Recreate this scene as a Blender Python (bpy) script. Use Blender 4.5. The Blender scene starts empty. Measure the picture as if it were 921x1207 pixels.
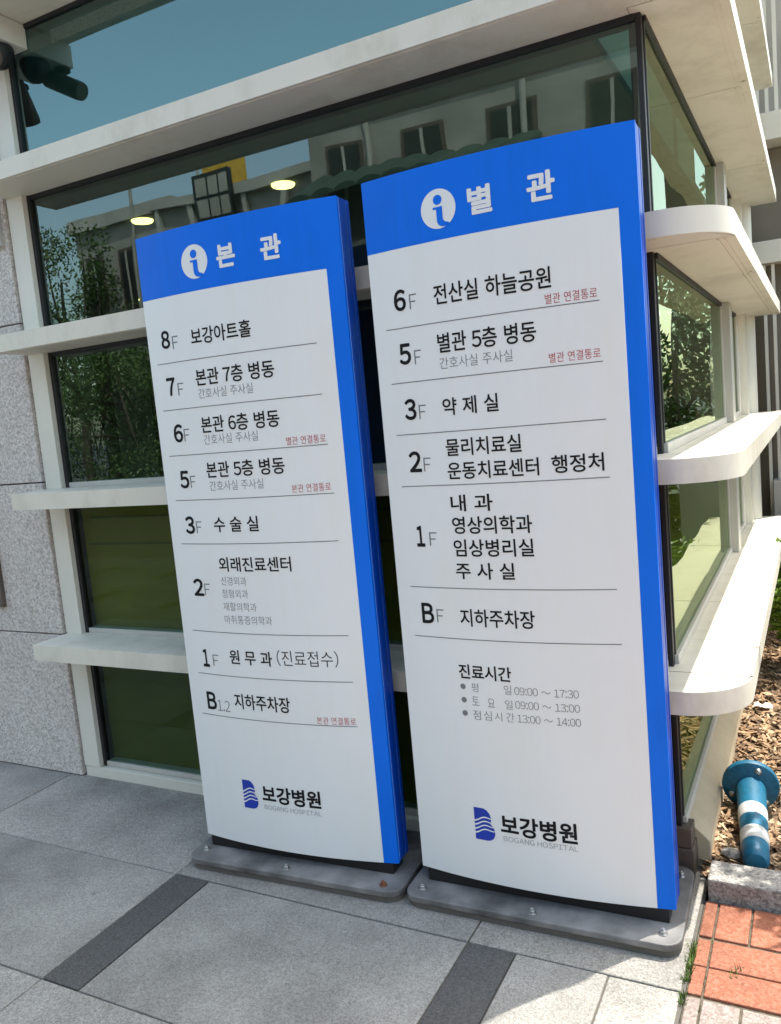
import bpy, bmesh, math, random
from mathutils import Vector, Matrix
R_ = math.radians
random.seed(7)
scene = bpy.context.scene
COL = scene.collection

# ------------------------------------------------------------------ camera
cd = bpy.data.cameras.new("camera")
cam = bpy.data.objects.new("camera", cd)
COL.objects.link(cam)
ya, pi_, ro = R_(-27.88197), R_(-6.68286), R_(-5.19962)
fw = Vector((math.sin(ya)*math.cos(pi_), math.cos(ya)*math.cos(pi_), math.sin(pi_)))
ri = Vector((math.cos(ya), -math.sin(ya), 0))
up = ri.cross(fw)
r2 = ri*math.cos(ro) + up*math.sin(ro)
u2 = up*math.cos(ro) - ri*math.sin(ro)
M = Matrix((r2, u2, -fw)).transposed().to_4x4()
M.translation = (0, 0, 1.55)
cam.matrix_world = M
cd.sensor_fit = 'HORIZONTAL'
cd.sensor_width = 36
cd.lens = 36*966.58/921
cd.clip_start = 0.05
cd.clip_end = 500
scene.camera = cam

# ------------------------------------------------------------------ light
SUN = Vector((.288, .357, 1.0)).normalized()
el = math.asin(SUN.z); az = math.atan2(SUN.x, SUN.y)
w = bpy.data.worlds.new("World"); scene.world = w; w.use_nodes = True
nt = w.node_tree; bg = nt.nodes['Background']
sky = nt.nodes.new('ShaderNodeTexSky'); sky.sky_type = 'NISHITA'; sky.sun_disc = False
sky.sun_elevation = el; sky.sun_rotation = az
sky.air_density = 1.0; sky.dust_density = 2.2; sky.ozone_density = 1.0
tint = nt.nodes.new('ShaderNodeMixRGB'); tint.blend_type = 'MULTIPLY'; tint.inputs[0].default_value = 1
tint.inputs[2].default_value = (1.07, 1.03, .86, 1)              # slightly hazy summer sky
nt.links.new(sky.outputs[0], tint.inputs[1]); nt.links.new(tint.outputs[0], bg.inputs[0]); bg.inputs[1].default_value = 0.15
sl = bpy.data.lights.new("sun", 'SUN'); so = bpy.data.objects.new("sun", sl); COL.objects.link(so)
sl.energy = 2.0; sl.angle = R_(0.5); sl.color = (1, .955, .88)
so.rotation_euler = SUN.to_track_quat('Z', 'Y').to_euler()
so.location = (6, 8, 20)
vs = scene.view_settings
vs.view_transform = 'Standard'; vs.look = 'None'; vs.gamma = 1; vs.use_curve_mapping = False
vs.exposure = 1.93
scene.cycles.max_bounces = 10
scene.cycles.transparent_max_bounces = 16
scene.cycles.use_denoising = True

# ------------------------------------------------------------------ materials
def nodes(name):
    m = bpy.data.materials.new(name); m.use_nodes = True
    return m, m.node_tree, m.node_tree.nodes['Principled BSDF']

def N(nt, t, **k):
    n = nt.nodes.new(t)
    for a, v in k.items():
        if a.startswith('i_'): n.inputs[a[2:].replace('_', ' ')].default_value = v
        else: setattr(n, a, v)
    return n

def ramp(nt, stops):
    r = nt.nodes.new('ShaderNodeValToRGB')
    e = r.color_ramp.elements
    while len(e) < len(stops): e.new(.5)
    for i, (p, c) in enumerate(stops):
        e[i].position = p; e[i].color = (*c, 1) if len(c) == 3 else c
    return r

def simple(name, col, rough=.5, metal=0, var=.12, scale=6, bump=0, bscale=80, spec=None):
    m, nt, b = nodes(name)
    tc = N(nt, 'ShaderNodeTexCoord')
    nz = N(nt, 'ShaderNodeTexNoise', i_Scale=scale, i_Detail=6.0)
    nt.links.new(tc.outputs['Object'], nz.inputs['Vector'])
    lo = tuple(c*(1-var) for c in col); hi = tuple(min(1, c*(1+var)) for c in col)
    r = ramp(nt, [(.3, lo), (.7, hi)])
    nt.links.new(nz.outputs['Fac'], r.inputs[0]); nt.links.new(r.outputs[0], b.inputs['Base Color'])
    b.inputs['Roughness'].default_value = rough; b.inputs['Metallic'].default_value = metal
    if spec is not None: b.inputs['Specular IOR Level'].default_value = spec
    if bump:
        n2 = N(nt, 'ShaderNodeTexNoise', i_Scale=bscale, i_Detail=4.0)
        nt.links.new(tc.outputs['Object'], n2.inputs['Vector'])
        bp = N(nt, 'ShaderNodeBump', i_Strength=bump, i_Distance=.01)
        nt.links.new(n2.outputs['Fac'], bp.inputs['Height']); nt.links.new(bp.outputs[0], b.inputs['Normal'])
    return m

def stone(name, dark, mid, light, gs=130, isl=0.0, stain=.25, rough=.75, bump=.25, ss=1.3, spots=True):
    """speckled granite: grains from voronoi cells and noise, big soft stains"""
    m, nt, b = nodes(name); L = nt.links.new
    tc = N(nt, 'ShaderNodeTexCoord')
    wob = N(nt, 'ShaderNodeTexNoise', i_Scale=gs*.6, i_Detail=2.0)
    L(tc.outputs['Object'], wob.inputs['Vector'])
    mixv = N(nt, 'ShaderNodeMixRGB', blend_type='ADD'); mixv.inputs[0].default_value = .012
    L(tc.outputs['Object'], mixv.inputs[1]); L(wob.outputs['Color'], mixv.inputs[2])
    vo = N(nt, 'ShaderNodeTexVoronoi', i_Scale=gs)
    L(mixv.outputs[0], vo.inputs['Vector'])
    sp = N(nt, 'ShaderNodeSeparateColor'); L(vo.outputs['Color'], sp.inputs[0])
    n1 = N(nt, 'ShaderNodeTexNoise', i_Scale=gs*.45, i_Detail=5.0, i_Roughness=.7)
    L(tc.outputs['Object'], n1.inputs['Vector'])
    mx = N(nt, 'ShaderNodeMath', operation='ADD'); L(sp.outputs[0], mx.inputs[0]); L(n1.outputs['Fac'], mx.inputs[1])
    hf = N(nt, 'ShaderNodeMath', operation='MULTIPLY'); hf.inputs[1].default_value = .5; L(mx.outputs[0], hf.inputs[0])
    r = ramp(nt, [(.22, dark), (.48, mid), (.74, light)]); L(hf.outputs[0], r.inputs[0])
    n2 = N(nt, 'ShaderNodeTexNoise', i_Scale=ss, i_Detail=7.0, i_Roughness=.62)
    L(tc.outputs['Object'], n2.inputs['Vector'])
    r2 = ramp(nt, [(.3, (1-stain,)*3), (.65, (1, 1, 1))]); L(n2.outputs['Fac'], r2.inputs[0])
    mu = N(nt, 'ShaderNodeMixRGB', blend_type='MULTIPLY'); mu.inputs[0].default_value = 1
    L(r.outputs[0], mu.inputs[1]); L(r2.outputs[0], mu.inputs[2])
    out = mu
    if spots:
        v3 = N(nt, 'ShaderNodeTexVoronoi', i_Scale=3.2)
        L(mixv.outputs[0], v3.inputs['Vector'])
        r3 = ramp(nt, [(.02, (.55, .53, .5)), (.05, (1, 1, 1))]); L(v3.outputs['Distance'], r3.inputs[0])
        m3 = N(nt, 'ShaderNodeMixRGB', blend_type='MULTIPLY'); m3.inputs[0].default_value = 1
        L(mu.outputs[0], m3.inputs[1]); L(r3.outputs[0], m3.inputs[2]); out = m3
    if isl:                                                      # each slab its own shade
        gm = N(nt, 'ShaderNodeNewGeometry')
        ri_ = ramp(nt, [(0, (1-isl, 1-isl*1.05, 1-isl*1.2)), (1, (1+isl*.6, 1+isl*.55, 1+isl*.4))])
        L(gm.outputs['Random Per Island'], ri_.inputs[0])
        m4 = N(nt, 'ShaderNodeMixRGB', blend_type='MULTIPLY'); m4.inputs[0].default_value = 1
        L(out.outputs[0], m4.inputs[1]); L(ri_.outputs[0], m4.inputs[2]); out = m4
    L(out.outputs[0], b.inputs['Base Color'])
    b.inputs['Roughness'].default_value = rough
    bp = N(nt, 'ShaderNodeBump', i_Strength=bump, i_Distance=.004)
    L(hf.outputs[0], bp.inputs['Height']); L(bp.outputs[0], b.inputs['Normal'])
    return m

def weathered(name, col, rough, streak, spec=.5, sc=(9, 9, .7)):
    """paint with faint vertical rain streaks and soft grime"""
    m, nt, b = nodes(name); L = nt.links.new
    tc = N(nt, 'ShaderNodeTexCoord')
    mp = N(nt, 'ShaderNodeMapping'); mp.inputs['Scale'].default_value = sc
    L(tc.outputs['Object'], mp.inputs['Vector'])
    n1 = N(nt, 'ShaderNodeTexNoise', i_Scale=2.0, i_Detail=8.0, i_Roughness=.68); L(mp.outputs[0], n1.inputs['Vector'])
    n2 = N(nt, 'ShaderNodeTexNoise', i_Scale=2.6, i_Detail=5.0); L(tc.outputs['Object'], n2.inputs['Vector'])
    ad = N(nt, 'ShaderNodeMath', operation='ADD'); L(n1.outputs['Fac'], ad.inputs[0]); L(n2.outputs['Fac'], ad.inputs[1])
    hf = N(nt, 'ShaderNodeMath', operation='MULTIPLY'); hf.inputs[1].default_value = .5; L(ad.outputs[0], hf.inputs[0])
    k = 1-streak
    r = ramp(nt, [(.36, (col[0]*k, col[1]*k*.99, col[2]*k*.96)), (.52, col)]); L(hf.outputs[0], r.inputs[0])
    L(r.outputs[0], b.inputs['Base Color'])
    rr = N(nt, 'ShaderNodeMapRange'); rr.inputs['To Min'].default_value = rough+.14; rr.inputs['To Max'].default_value = rough-.05
    L(n2.outputs['Fac'], rr.inputs['Value']); L(rr.outputs[0], b.inputs['Roughness'])
    b.inputs['Specular IOR Level'].default_value = spec
    return m

def glass_mat(name, tint, refl, f0=.12):
    m = bpy.data.materials.new(name); m.use_nodes = True
    nt = m.node_tree; nt.nodes.clear(); L = nt.links.new
    o = N(nt, 'ShaderNodeOutputMaterial')
    tr = N(nt, 'ShaderNodeBsdfTransparent'); tr.inputs[0].default_value = (*tint, 1)
    gl = N(nt, 'ShaderNodeBsdfGlossy'); gl.inputs['Color'].default_value = (*refl, 1); gl.inputs['Roughness'].default_value = .004
    tc = N(nt, 'ShaderNodeTexCoord')
    nz = N(nt, 'ShaderNodeTexNoise', i_Scale=1.6, i_Detail=1.0); L(tc.outputs['Object'], nz.inputs['Vector'])
    bp = N(nt, 'ShaderNodeBump', i_Strength=.32, i_Distance=.01)
    L(nz.outputs['Fac'], bp.inputs['Height']); L(bp.outputs[0], gl.inputs['Normal'])
    lw = N(nt, 'ShaderNodeLayerWeight'); lw.inputs['Blend'].default_value = .5
    p = N(nt, 'ShaderNodeMath', operation='POWER'); p.inputs[1].default_value = 5.0; L(lw.outputs['Facing'], p.inputs[0])
    mr = N(nt, 'ShaderNodeMapRange'); mr.inputs['To Min'].default_value = f0; mr.inputs['To Max'].default_value = .85
    L(p.outputs[0], mr.inputs['Value'])
    mx = N(nt, 'ShaderNodeMixShader'); L(mr.outputs[0], mx.inputs[0]); L(tr.outputs[0], mx.inputs[1]); L(gl.outputs[0], mx.inputs[2])
    L(mx.outputs[0], o.inputs[0])
    return m

def clear_mat(name, tint):
    m = bpy.data.materials.new(name); m.use_nodes = True
    nt = m.node_tree; nt.nodes.clear()
    o = N(nt, 'ShaderNodeOutputMaterial'); tr = N(nt, 'ShaderNodeBsdfTransparent'); tr.inputs[0].default_value = (*tint, 1)
    nt.links.new(tr.outputs[0], o.inputs[0]); return m

def emit(name, col, s):
    m, nt, b = nodes(name)
    b.inputs['Base Color'].default_value = (*col, 1)
    b.inputs['Emission Color'].default_value = (*col, 1); b.inputs['Emission Strength'].default_value = s
    return m

def leafmat(name, a, c, rough=.45):
    m, nt, b = nodes(name); L = nt.links.new
    tc = N(nt, 'ShaderNodeTexCoord')
    nz = N(nt, 'ShaderNodeTexNoise', i_Scale=2.2, i_Detail=8.0, i_Roughness=.8); L(tc.outputs['Object'], nz.inputs['Vector'])
    r = ramp(nt, [(.35, a), (.65, c)]); L(nz.outputs['Fac'], r.inputs[0]); L(r.outputs[0], b.inputs['Base Color'])
    b.inputs['Roughness'].default_value = rough
    return m

MAT = dict(
 white=simple('painted_aluminium', (.72, .69, .60), .38, var=.05, scale=3),
 ledge=weathered('ledge_paint', (.71, .675, .57), .45, .18, .4, (5, 5, 3)),
 frame=simple('anodised_frame', (.52, .50, .45), .4, var=.06, scale=5),
 dark=simple('dark_gasket', (.012, .013, .014), .5),
 brown=simple('bronze_metal', (.10, .075, .06), .45, var=.2),
 wall=stone('granite_cladding', (.36, .32, .285), (.57, .52, .475), (.73, .68, .635), gs=135, stain=.12, bump=.35, spots=False),
 paver=stone('paving_granite', (.23, .218, .20), (.345, .33, .303), (.47, .452, .42), gs=300, stain=.52, bump=.45, isl=.16, ss=1.9),
 paver_b=stone('paving_granite_warm', (.22, .208, .188), (.345, .328, .298), (.49, .47, .43), gs=270, stain=.48, bump=.45, isl=.16, ss=2.1),
 strip=stone('dark_paving_granite', (.055, .054, .053), (.085, .083, .08), (.13, .127, .123), gs=300, stain=.35, bump=.4, isl=.08),
 grout=simple('joint_sand', (.11, .10, .085), .9, bump=.5),
 kerb=stone('kerb_granite', (.19, .175, .16), (.36, .34, .31), (.52, .50, .46), gs=160, stain=.4, bump=.6),
 brick=stone('red_paving_brick', (.23, .075, .036), (.30, .102, .052), (.36, .15, .092), gs=160, isl=.14, stain=.35, bump=.4, ss=3),
 brick_g=stone('grey_paving_brick', (.19, .145, .125), (.27, .215, .19), (.36, .30, .27), gs=160, isl=.1, stain=.25, bump=.4, ss=3),
 asphalt=simple('asphalt', (.055, .055, .056), .9, var=.25, scale=60, bump=.4, bscale=300),
 soil=simple('bark_soil', (.13, .085, .05), .95, var=.5, scale=25, bump=.8, bscale=60),
 glass=glass_mat('tinted_glass', (.50, .62, .56), (.80, .97, .93), .135), glass_high=glass_mat('upper_glass', (.50, .62, .56), (.68, .97, .94), .18), glass_low=glass_mat('laminated_glass', (.50, .62, .56), (.80, .97, .93), .038), glass_side=glass_mat('side_glass', (.50, .62, .50), (.66, .74, .55), .10),
 glass_in=clear_mat('tinted_glass_back', (.9, .95, .92)),
 film=simple('olive_film', (.30, .21, .002), .5, var=.25, scale=1.2),
 film2=simple('olive_film_dark', (.165, .14, .008), .5, var=.2, scale=1.2),
 inwall=simple('interior_wall', (.10, .12, .11), .7),
 ceil=simple('interior_ceiling', (.16, .19, .17), .8),
 spandrel=simple('spandrel_back', (.05, .13, .15), .7, var=.05),
 lamp=emit('downlight_lens', (1, .80, .26), 1.6),
 swhite=weathered('sign_white', (.75, .76, .755), .34, .015),
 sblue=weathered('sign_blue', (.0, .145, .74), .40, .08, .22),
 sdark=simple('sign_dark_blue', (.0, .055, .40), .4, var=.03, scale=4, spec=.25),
 trim=simple('sign_trim', (.25, .45, .8), .3, var=.05),
 black=simple('black_plinth', (.006, .006, .007), .6),
 steel=simple('dirty_steel_plate', (.165, .16, .155), .62, metal=.2, var=.6, scale=9, bump=.2, bscale=25),
 bolt=simple('bolt_steel', (.45, .44, .42), .35, metal=.9, var=.2, scale=60),
 rust=simple('rusty_bolt', (.16, .065, .03), .8, var=.4, scale=90),
 ink=simple('ink_black', (.008, .009, .011), .7, spec=.2), grey=simple('ink_grey', (.17, .175, .18), .6, spec=.3),
 grey2=simple('ink_pale_grey', (.21, .215, .22), .6, spec=.3),
 red=simple('ink_red', (.42, .035, .055), .5), logo=simple('ink_blue', (.006, .035, .36), .4),
 tiny=simple('ink_silver', (.34, .345, .35), .5),
 post=weathered('bollard_blue', (.010, .125, .22), .45, .45, .4, (30, 30, 30)),
 band=weathered('bollard_band', (.55, .55, .53), .5, .4, .4, (40, 40, 40)),
 conc=simple('concrete', (.34, .33, .30), .85, var=.22, scale=1.2, bump=.2),
 conc2=simple('pale_concrete', (.42, .41, .38), .85, var=.15, scale=1.5),
 tan=simple('tan_panel', (.20, .17, .125), .7, var=.08),
 base=simple('beige_render', (.46, .385, .27), .8, var=.15, scale=4, bump=.2),
 sand=simple('joint_pale_sand', (.10, .085, .06), .95, var=.5, scale=40, bump=.6),
 awn=simple('awning_green', (.02, .045, .035), .7),
 yellow=simple('yellow_paint', (.62, .36, .02), .5),
 chip=simple('bark_chip', (.30, .19, .105), .85, var=.6, scale=22),
 leaf=leafmat('leaf_green', (.03, .075, .012), (.10, .17, .03)),
 leaf2=leafmat('shrub_leaf', (.10, .20, .015), (.30, .44, .06)),
 bark=simple('bark', (.10, .075, .055), .9, bump=.6, bscale=20),
 grass=leafmat('weed_green', (.07, .13, .02), (.20, .27, .06)),
 paper=simple('white_paper', (.78, .78, .78), .7),
)

# ------------------------------------------------------------------ helpers
class MB:
    def __init__(s): s.v = []; s.f = []; s.m = []
    def add(s, vs, fs, mi=0):
        o = len(s.v); s.v += [tuple(v) for v in vs]
        s.f += [tuple(i+o for i in f) for f in fs]; s.m += [mi]*len(fs)
    def box(s, x0, x1, y0, y1, z0, z1, mi=0):
        s.add([(x0,y0,z0),(x1,y0,z0),(x1,y1,z0),(x0,y1,z0),(x0,y0,z1),(x1,y0,z1),(x1,y1,z1),(x0,y1,z1)],
              [(0,3,2,1),(4,5,6,7),(0,1,5,4),(1,2,6,5),(2,3,7,6),(3,0,4,7)], mi)
    def prism(s, pts, z0, z1, mi=0):
        """vertical prism from a counter-clockwise outline"""
        n = len(pts)
        s.add([(x, y, z0) for x, y in pts]+[(x, y, z1) for x, y in pts],
              [tuple(range(n-1, -1, -1)), tuple(range(n, 2*n))]+[(i, (i+1) % n, n+(i+1) % n, n+i) for i in range(n)], mi)
    def tube(s, p0, p1, r0, r1, n=12, mi=0, caps=True):
        p0, p1 = Vector(p0), Vector(p1); d = (p1-p0).normalized()
        a = d.orthogonal().normalized(); b = d.cross(a)
        vs = []
        for p, r in ((p0, r0), (p1, r1)):
            for i in range(n):
                t = 2*math.pi*i/n; vs.append(p+a*r*math.cos(t)+b*r*math.sin(t))
        fs = [(i, (i+1) % n, n+(i+1) % n, n+i) for i in range(n)]
        if caps: fs += [tuple(range(n-1, -1, -1)), tuple(range(n, 2*n))]
        s.add(vs, fs, mi)
    def lathe(s, prof, n=20, mi=0, base=(0, 0, 0), axis=None):
        """prof: list of (radius, height) around z, or around axis from base"""
        ax = Vector(axis).normalized() if axis else Vector((0, 0, 1))
        a = ax.orthogonal().normalized(); b = ax.cross(a); base = Vector(base)
        vs = []
        for r, h in prof:
            for i in range(n):
                t = 2*math.pi*i/n; vs.append(base+ax*h+a*r*math.cos(t)+b*r*math.sin(t))
        fs = []
        for k in range(len(prof)-1):
            for i in range(n):
                fs.append((k*n+i, k*n+(i+1) % n, (k+1)*n+(i+1) % n, (k+1)*n+i))
        fs += [tuple(range(n-1, -1, -1)), tuple(range((len(prof)-1)*n, len(prof)*n))]
        s.add(vs, fs, mi)
    def build(s, name, mats, parent=None, bevel=0, smooth=False, loc=None, seg=2):
        me = bpy.data.meshes.new(name); me.from_pydata(s.v, [], s.f); me.update()
        if not isinstance(mats, (list, tuple)): mats = [mats]
        for m in mats: me.materials.append(MAT[m] if isinstance(m, str) else m)
        me.polygons.foreach_set('material_index', s.m)
        o = bpy.data.objects.new(name, me); COL.objects.link(o)
        if parent: o.parent = parent
        if loc: o.location = loc
        if smooth:
            me.shade_smooth()
            try: me.set_sharp_from_angle(angle=R_(40))
            except Exception: pass
        if bevel:
            b = o.modifiers.new('bevel', 'BEVEL'); b.width = bevel; b.segments = seg; b.limit_method = 'ANGLE'; b.angle_limit = R_(35)
            b.harden_normals = False
        return o

def tag(o, label=None, cat=None, group=None, kind=None):
    if label: o['label'] = label
    if cat: o['category'] = cat
    if group: o['group'] = group
    if kind: o['kind'] = kind
    return o

def thing(name, label, cat, loc=(0, 0, 0), rz=0, group=None):
    o = bpy.data.objects.new(name, None); COL.objects.link(o)
    o.empty_display_size = .2
    o.location = loc; o.rotation_euler = (0, 0, rz)
    return tag(o, label, cat, group)

# ------------------------------------------------------------------ ground
mb = MB(); mb.box(-150, 150, -150, 150, -.6, -.05)
tag(mb.build('ground', 'asphalt'), kind='structure')
mb = MB(); mb.box(-12, -.345, -2.6, 2.9, -.04, -.006)
tag(mb.build('pavement_bed', 'grout'), kind='structure')
# paving slabs: dark strips every 1.12 m in alternate courses, slabs between them
mb = MB()
ys = [2.62, 2.035, 1.455, .875, .295, -.285, -.865, -1.445, -2.025, -2.6]
g = .0028
def slab(x0, x1, y0, y1, mi):
    t = random.uniform(-.0012, .0012)
    mb.box(x0+g, x1-g, y0+g, y1-g, -.03, t, mi)
EDGE = -.352
for r in range(len(ys)-1):
    y1, y0 = ys[r], ys[r+1]
    if r % 2 == 1:
        xs = -2.07
        for k in range(-9, 2):
            a = xs+1.12*k
            slab(a, a+.148, y0, y1, 1)
            b0, b1 = a+.148, a+1.12
            if k == 1: slab(b0, -.54, y0, y1, 0); slab(-.54, EDGE, y0, y1, 2)
            else: slab(b0, b1, y0, y1, random.choice((0, 0, 2)))
    else:
        for k in range(-9, 2):
            a = -2.07+1.12*k
            b = min(a+1.12, EDGE)
            slab(a, b, y0, y1, random.choice((0, 2)) if k != 1 else 2)
pv = mb.build('pavement', ['paver', 'strip', 'paver_b'], bevel=.0018, seg=1)
tag(pv, kind='structure')
# red brick path
mb = MB()
mb2 = MB()
def brick(x0, x1, y0, y1, mi=0, gg=.003):
    t = random.uniform(-.003, .002)
    mb2.box(x0+gg, x1-gg, y0+gg, y1-gg, -.05, t, mi)
mb.box(-.343, 3, -2.6, 2.47, -.045, -.006)
tag(mb.build('brick_bed', 'sand'), kind='structure')
rows = [(2.285, 2.465, 0), (2.155, 2.278, 0), (2.035, 2.155, 0), (1.83, 2.03, 1)]
y = 1.83
while y > -2.4:
    rows.append((y-.12, y, 0 if random.random() < .7 else 1)); y -= .12
for i, (y0, y1, mi) in enumerate(rows):
    brick(-.342, -.302, y0, y1, mi)
    x = -.302
    first = True
    while x < 2.9:
        wd = .094 if i in (0, 3) else .245
        if i in (0, 3) and not first: wd = .11
        if i > 3 and first and i % 2: wd = .12
        brick(x, x+wd, y0, y1, mi); x += wd; first = False
tag(mb2.build('brick_path', ['brick', 'brick_g'], bevel=.003, seg=2), kind='structure')
# kerb
mb = MB()
for x0, x1 in ((-.335, .665), (.671, 1.67), (1.676, 2.68)):
    mb.box(x0, x1, 2.472, 2.588, -.05, .066)
tag(mb.build('kerb', 'kerb', bevel=.006), kind='structure')
# planting bed soil, gently uneven
mb = MB(); nx, ny = 60, 70; vs_ = []; fs_ = []
from mathutils import noise
for j in range(ny+1):
    for i in range(nx+1):
        x = -.37+i*3.4/nx; yy = 2.585+j*3.6/ny
        vs_.append((x, yy, .018+.035*noise.noise(Vector((x*4, yy*4, 0)))+.015*noise.noise(Vector((x*14, yy*14, 3)))))
for j in range(ny):
    for i in range(nx):
        a = j*(nx+1)+i; fs_.append((a, a+1, a+nx+2, a+nx+1))
mb.add(vs_, fs_)
tag(mb.build('mulch_bed', 'soil', smooth=True), kind='structure')
mb = MB(); mb.box(-.37, 3.0, 6.15, 9, -.04, .0)
tag(mb.build('side_path', 'conc2'), kind='structure')

# ------------------------------------------------------------------ hospital building
bld = thing('hospital_building', 'pale hospital building with tinted glass bands and white ledges behind the two signs', 'building')
FY, GX = 2.60, -.42           # glass planes: front (facing -y) and right side (facing +x)
LX0 = -3.095
tops = [.69+.67*i for i in range(6)]
TH = .07
# granite cladding left of the windows, slabs with open joints
mb = MB(); jz = [0, .685, 1.392, 2.10, 2.80, 3.50, 4.2]; jx = [-3.112, -4.6, -6.1, -7.6, -9.1, -10.6]
for i in range(len(jz)-1):
    for k in range(len(jx)-1):
        mb.box(jx[k+1]+.003, jx[k]-(.003 if k else 0), 2.55, 2.60, jz[i]+.003, jz[i+1]-.003)
mb.box(-10.6, -3.116, 2.575, 2.95, 0, 4.19, 1)
wall = mb.build('stone_wall', ['wall', 'grout'], bld, bevel=.003, seg=1)
# upper storeys
mb = MB(); mb.box(-10.6, -.46, 2.61, 8.3, 4.62, 14.2)
mb.build('upper_wall', 'wall', bld)
mb = MB(); mb.box(-10.8, -.25, 2.4, 8.5, 14.2, 14.5)
mb.build('roof', 'conc2', bld)
# ledges: white rounded louvres that turn the corner
def arc(cx, cy, r, a0, a1, n=10):
    return [(cx+r*math.cos(R_(a0+(a1-a0)*i/n)), cy+r*math.sin(R_(a0+(a1-a0)*i/n))) for i in range(n+1)]
YF, XR, RC = 2.37, -.19, .185
for t in tops:
    mb = MB(); zb = t-TH
    # front run with the rounded end
    pts = [(LX0, YF)]+arc(XR-RC, YF+RC, RC, -90, 0, 40)+[(XR, 2.545), (GX-.03, 2.545), (GX-.03, FY+.03), (LX0, FY+.03)]
    mb.prism(pts, zb, t)
    for y0, y1 in ((2.552, 3.446), (3.452, 4.696), (4.702, 5.75)):
        mb.box(GX-.028, XR, y0, y1, zb, t)
        mb.box(XR-.05, XR-.044, y0+.01, y1-.01, zb-.003, zb)      # drip line under the edge
        mb.box(XR-.033, XR-.027, y0+.01, y1-.01, zb-.003, zb)
        mb.box(XR-.022, XR-.010, y1-.05, y1-.035, zb-.006, zb)
    mb.box(LX0+.02, XR-RC, YF+.018, YF+.022, zb-.002, zb)
    mb.build('ledge', 'ledge', bld, bevel=.004, seg=2, smooth=True)
# front windows
zr = [(.05, tops[0]-TH)]+[(tops[i], tops[i+1]-TH) for i in range(5)]
jl, jr = -2.985, GX-.016
def pane(x0, x1, y0, y1, z0, z1, axis, parent, gm='glass'):
    mb = MB(); mb.box(x0, x1, y0, y1, z0, z1)
    for i, f in enumerate(mb.f):
        c = [sum(mb.v[k][j] for k in f)/4 for j in range(3)]
        outer = abs(c[1]-y0) < 1e-6 if axis == 'y' else abs(c[0]-x1) < 1e-6
        mb.m[i] = 0 if outer else 1
    return mb.build('pane', [gm, 'glass_in'], parent)
for i, (z0, z1) in enumerate(zr):
    mb = MB()
    mb.box(LX0-.006, -3.003, 2.562, 2.66, z0, z1, 0)                 # white jamb
    mb.box(-3.003, jl, 2.586, 2.66, z0, z1, 1)                       # black gasket
    mb.box(jl, jr, 2.590, 2.65, z0, z0+.022, 2)
    mb.box(jl, jr, 2.590, 2.65, z1-.018, z1, 1)
    wf = mb.build('window', ['white', 'dark', 'frame'], bld, bevel=.0015, seg=1)
    pane(jl, jr, FY, FY+.01, z0+.022, z1-.018, 'y', wf, 'glass_low' if i < 2 else 'glass_high' if i > 3 else 'glass')
    if i < 2:
        mb = MB(); mb.box(jl, jr, 2.64, 2.646, z0+.023, z1-.019)
        if i == 1:
            mb.box(jl+.03, jr, 2.634, 2.6395, z0+.40, z0+.408, 1); mb.box(jl+.06, jr, 2.634, 2.6395, z0+.52, z0+.527, 1)
        mb.build('window_film', ['film' if i else 'film2', 'film2'], wf)
    if i >= 4:
        mb = MB(); mb.box(jl-.7, jr, 2.78, 2.80, z0, z1); mb.build('spandrel_panel', 'spandrel', wf)
mb = MB(); mb.box(LX0-.006, jr, 2.566, 2.66, -.02, .048); mb.build('sill', 'white', bld, bevel=.003)
# black corner post, storey high
mb = MB(); mb.box(GX-.016, GX, FY-.006, FY+.022, .14, 4.62); mb.build('corner_post', 'dark', bld, bevel=.002)
mb = MB(); mb.box(GX-.03, GX+.035, FY-.03, FY+.06, 0, .095); mb.box(GX-.028, GX+.030, FY-.025, FY+.055, .098, .16)
mb.build('corner_base', 'brown', bld, bevel=.002)
# base course along the planting bed
mb = MB()
pr = [(GX-.03, -.05), (-.346, -.05), (-.346, .085), (-.36, .10), (GX+.004, .15), (GX-.03, .15)]
y0, y1 = FY+.062, 5.9
n = len(pr)
mb.add([(a, y0, b) for a, b in pr]+[(a, y1, b) for a, b in pr],
       [tuple(range(n-1, -1, -1)), tuple(range(n, 2*n))]+[(i, (i+1) % n, n+(i+1) % n, n+i) for i in range(n)])
for i in range(len(mb.f)): mb.f[i] = tuple(reversed(mb.f[i]))
mb.build('base_course', 'base', bld, bevel=.003)
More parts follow.
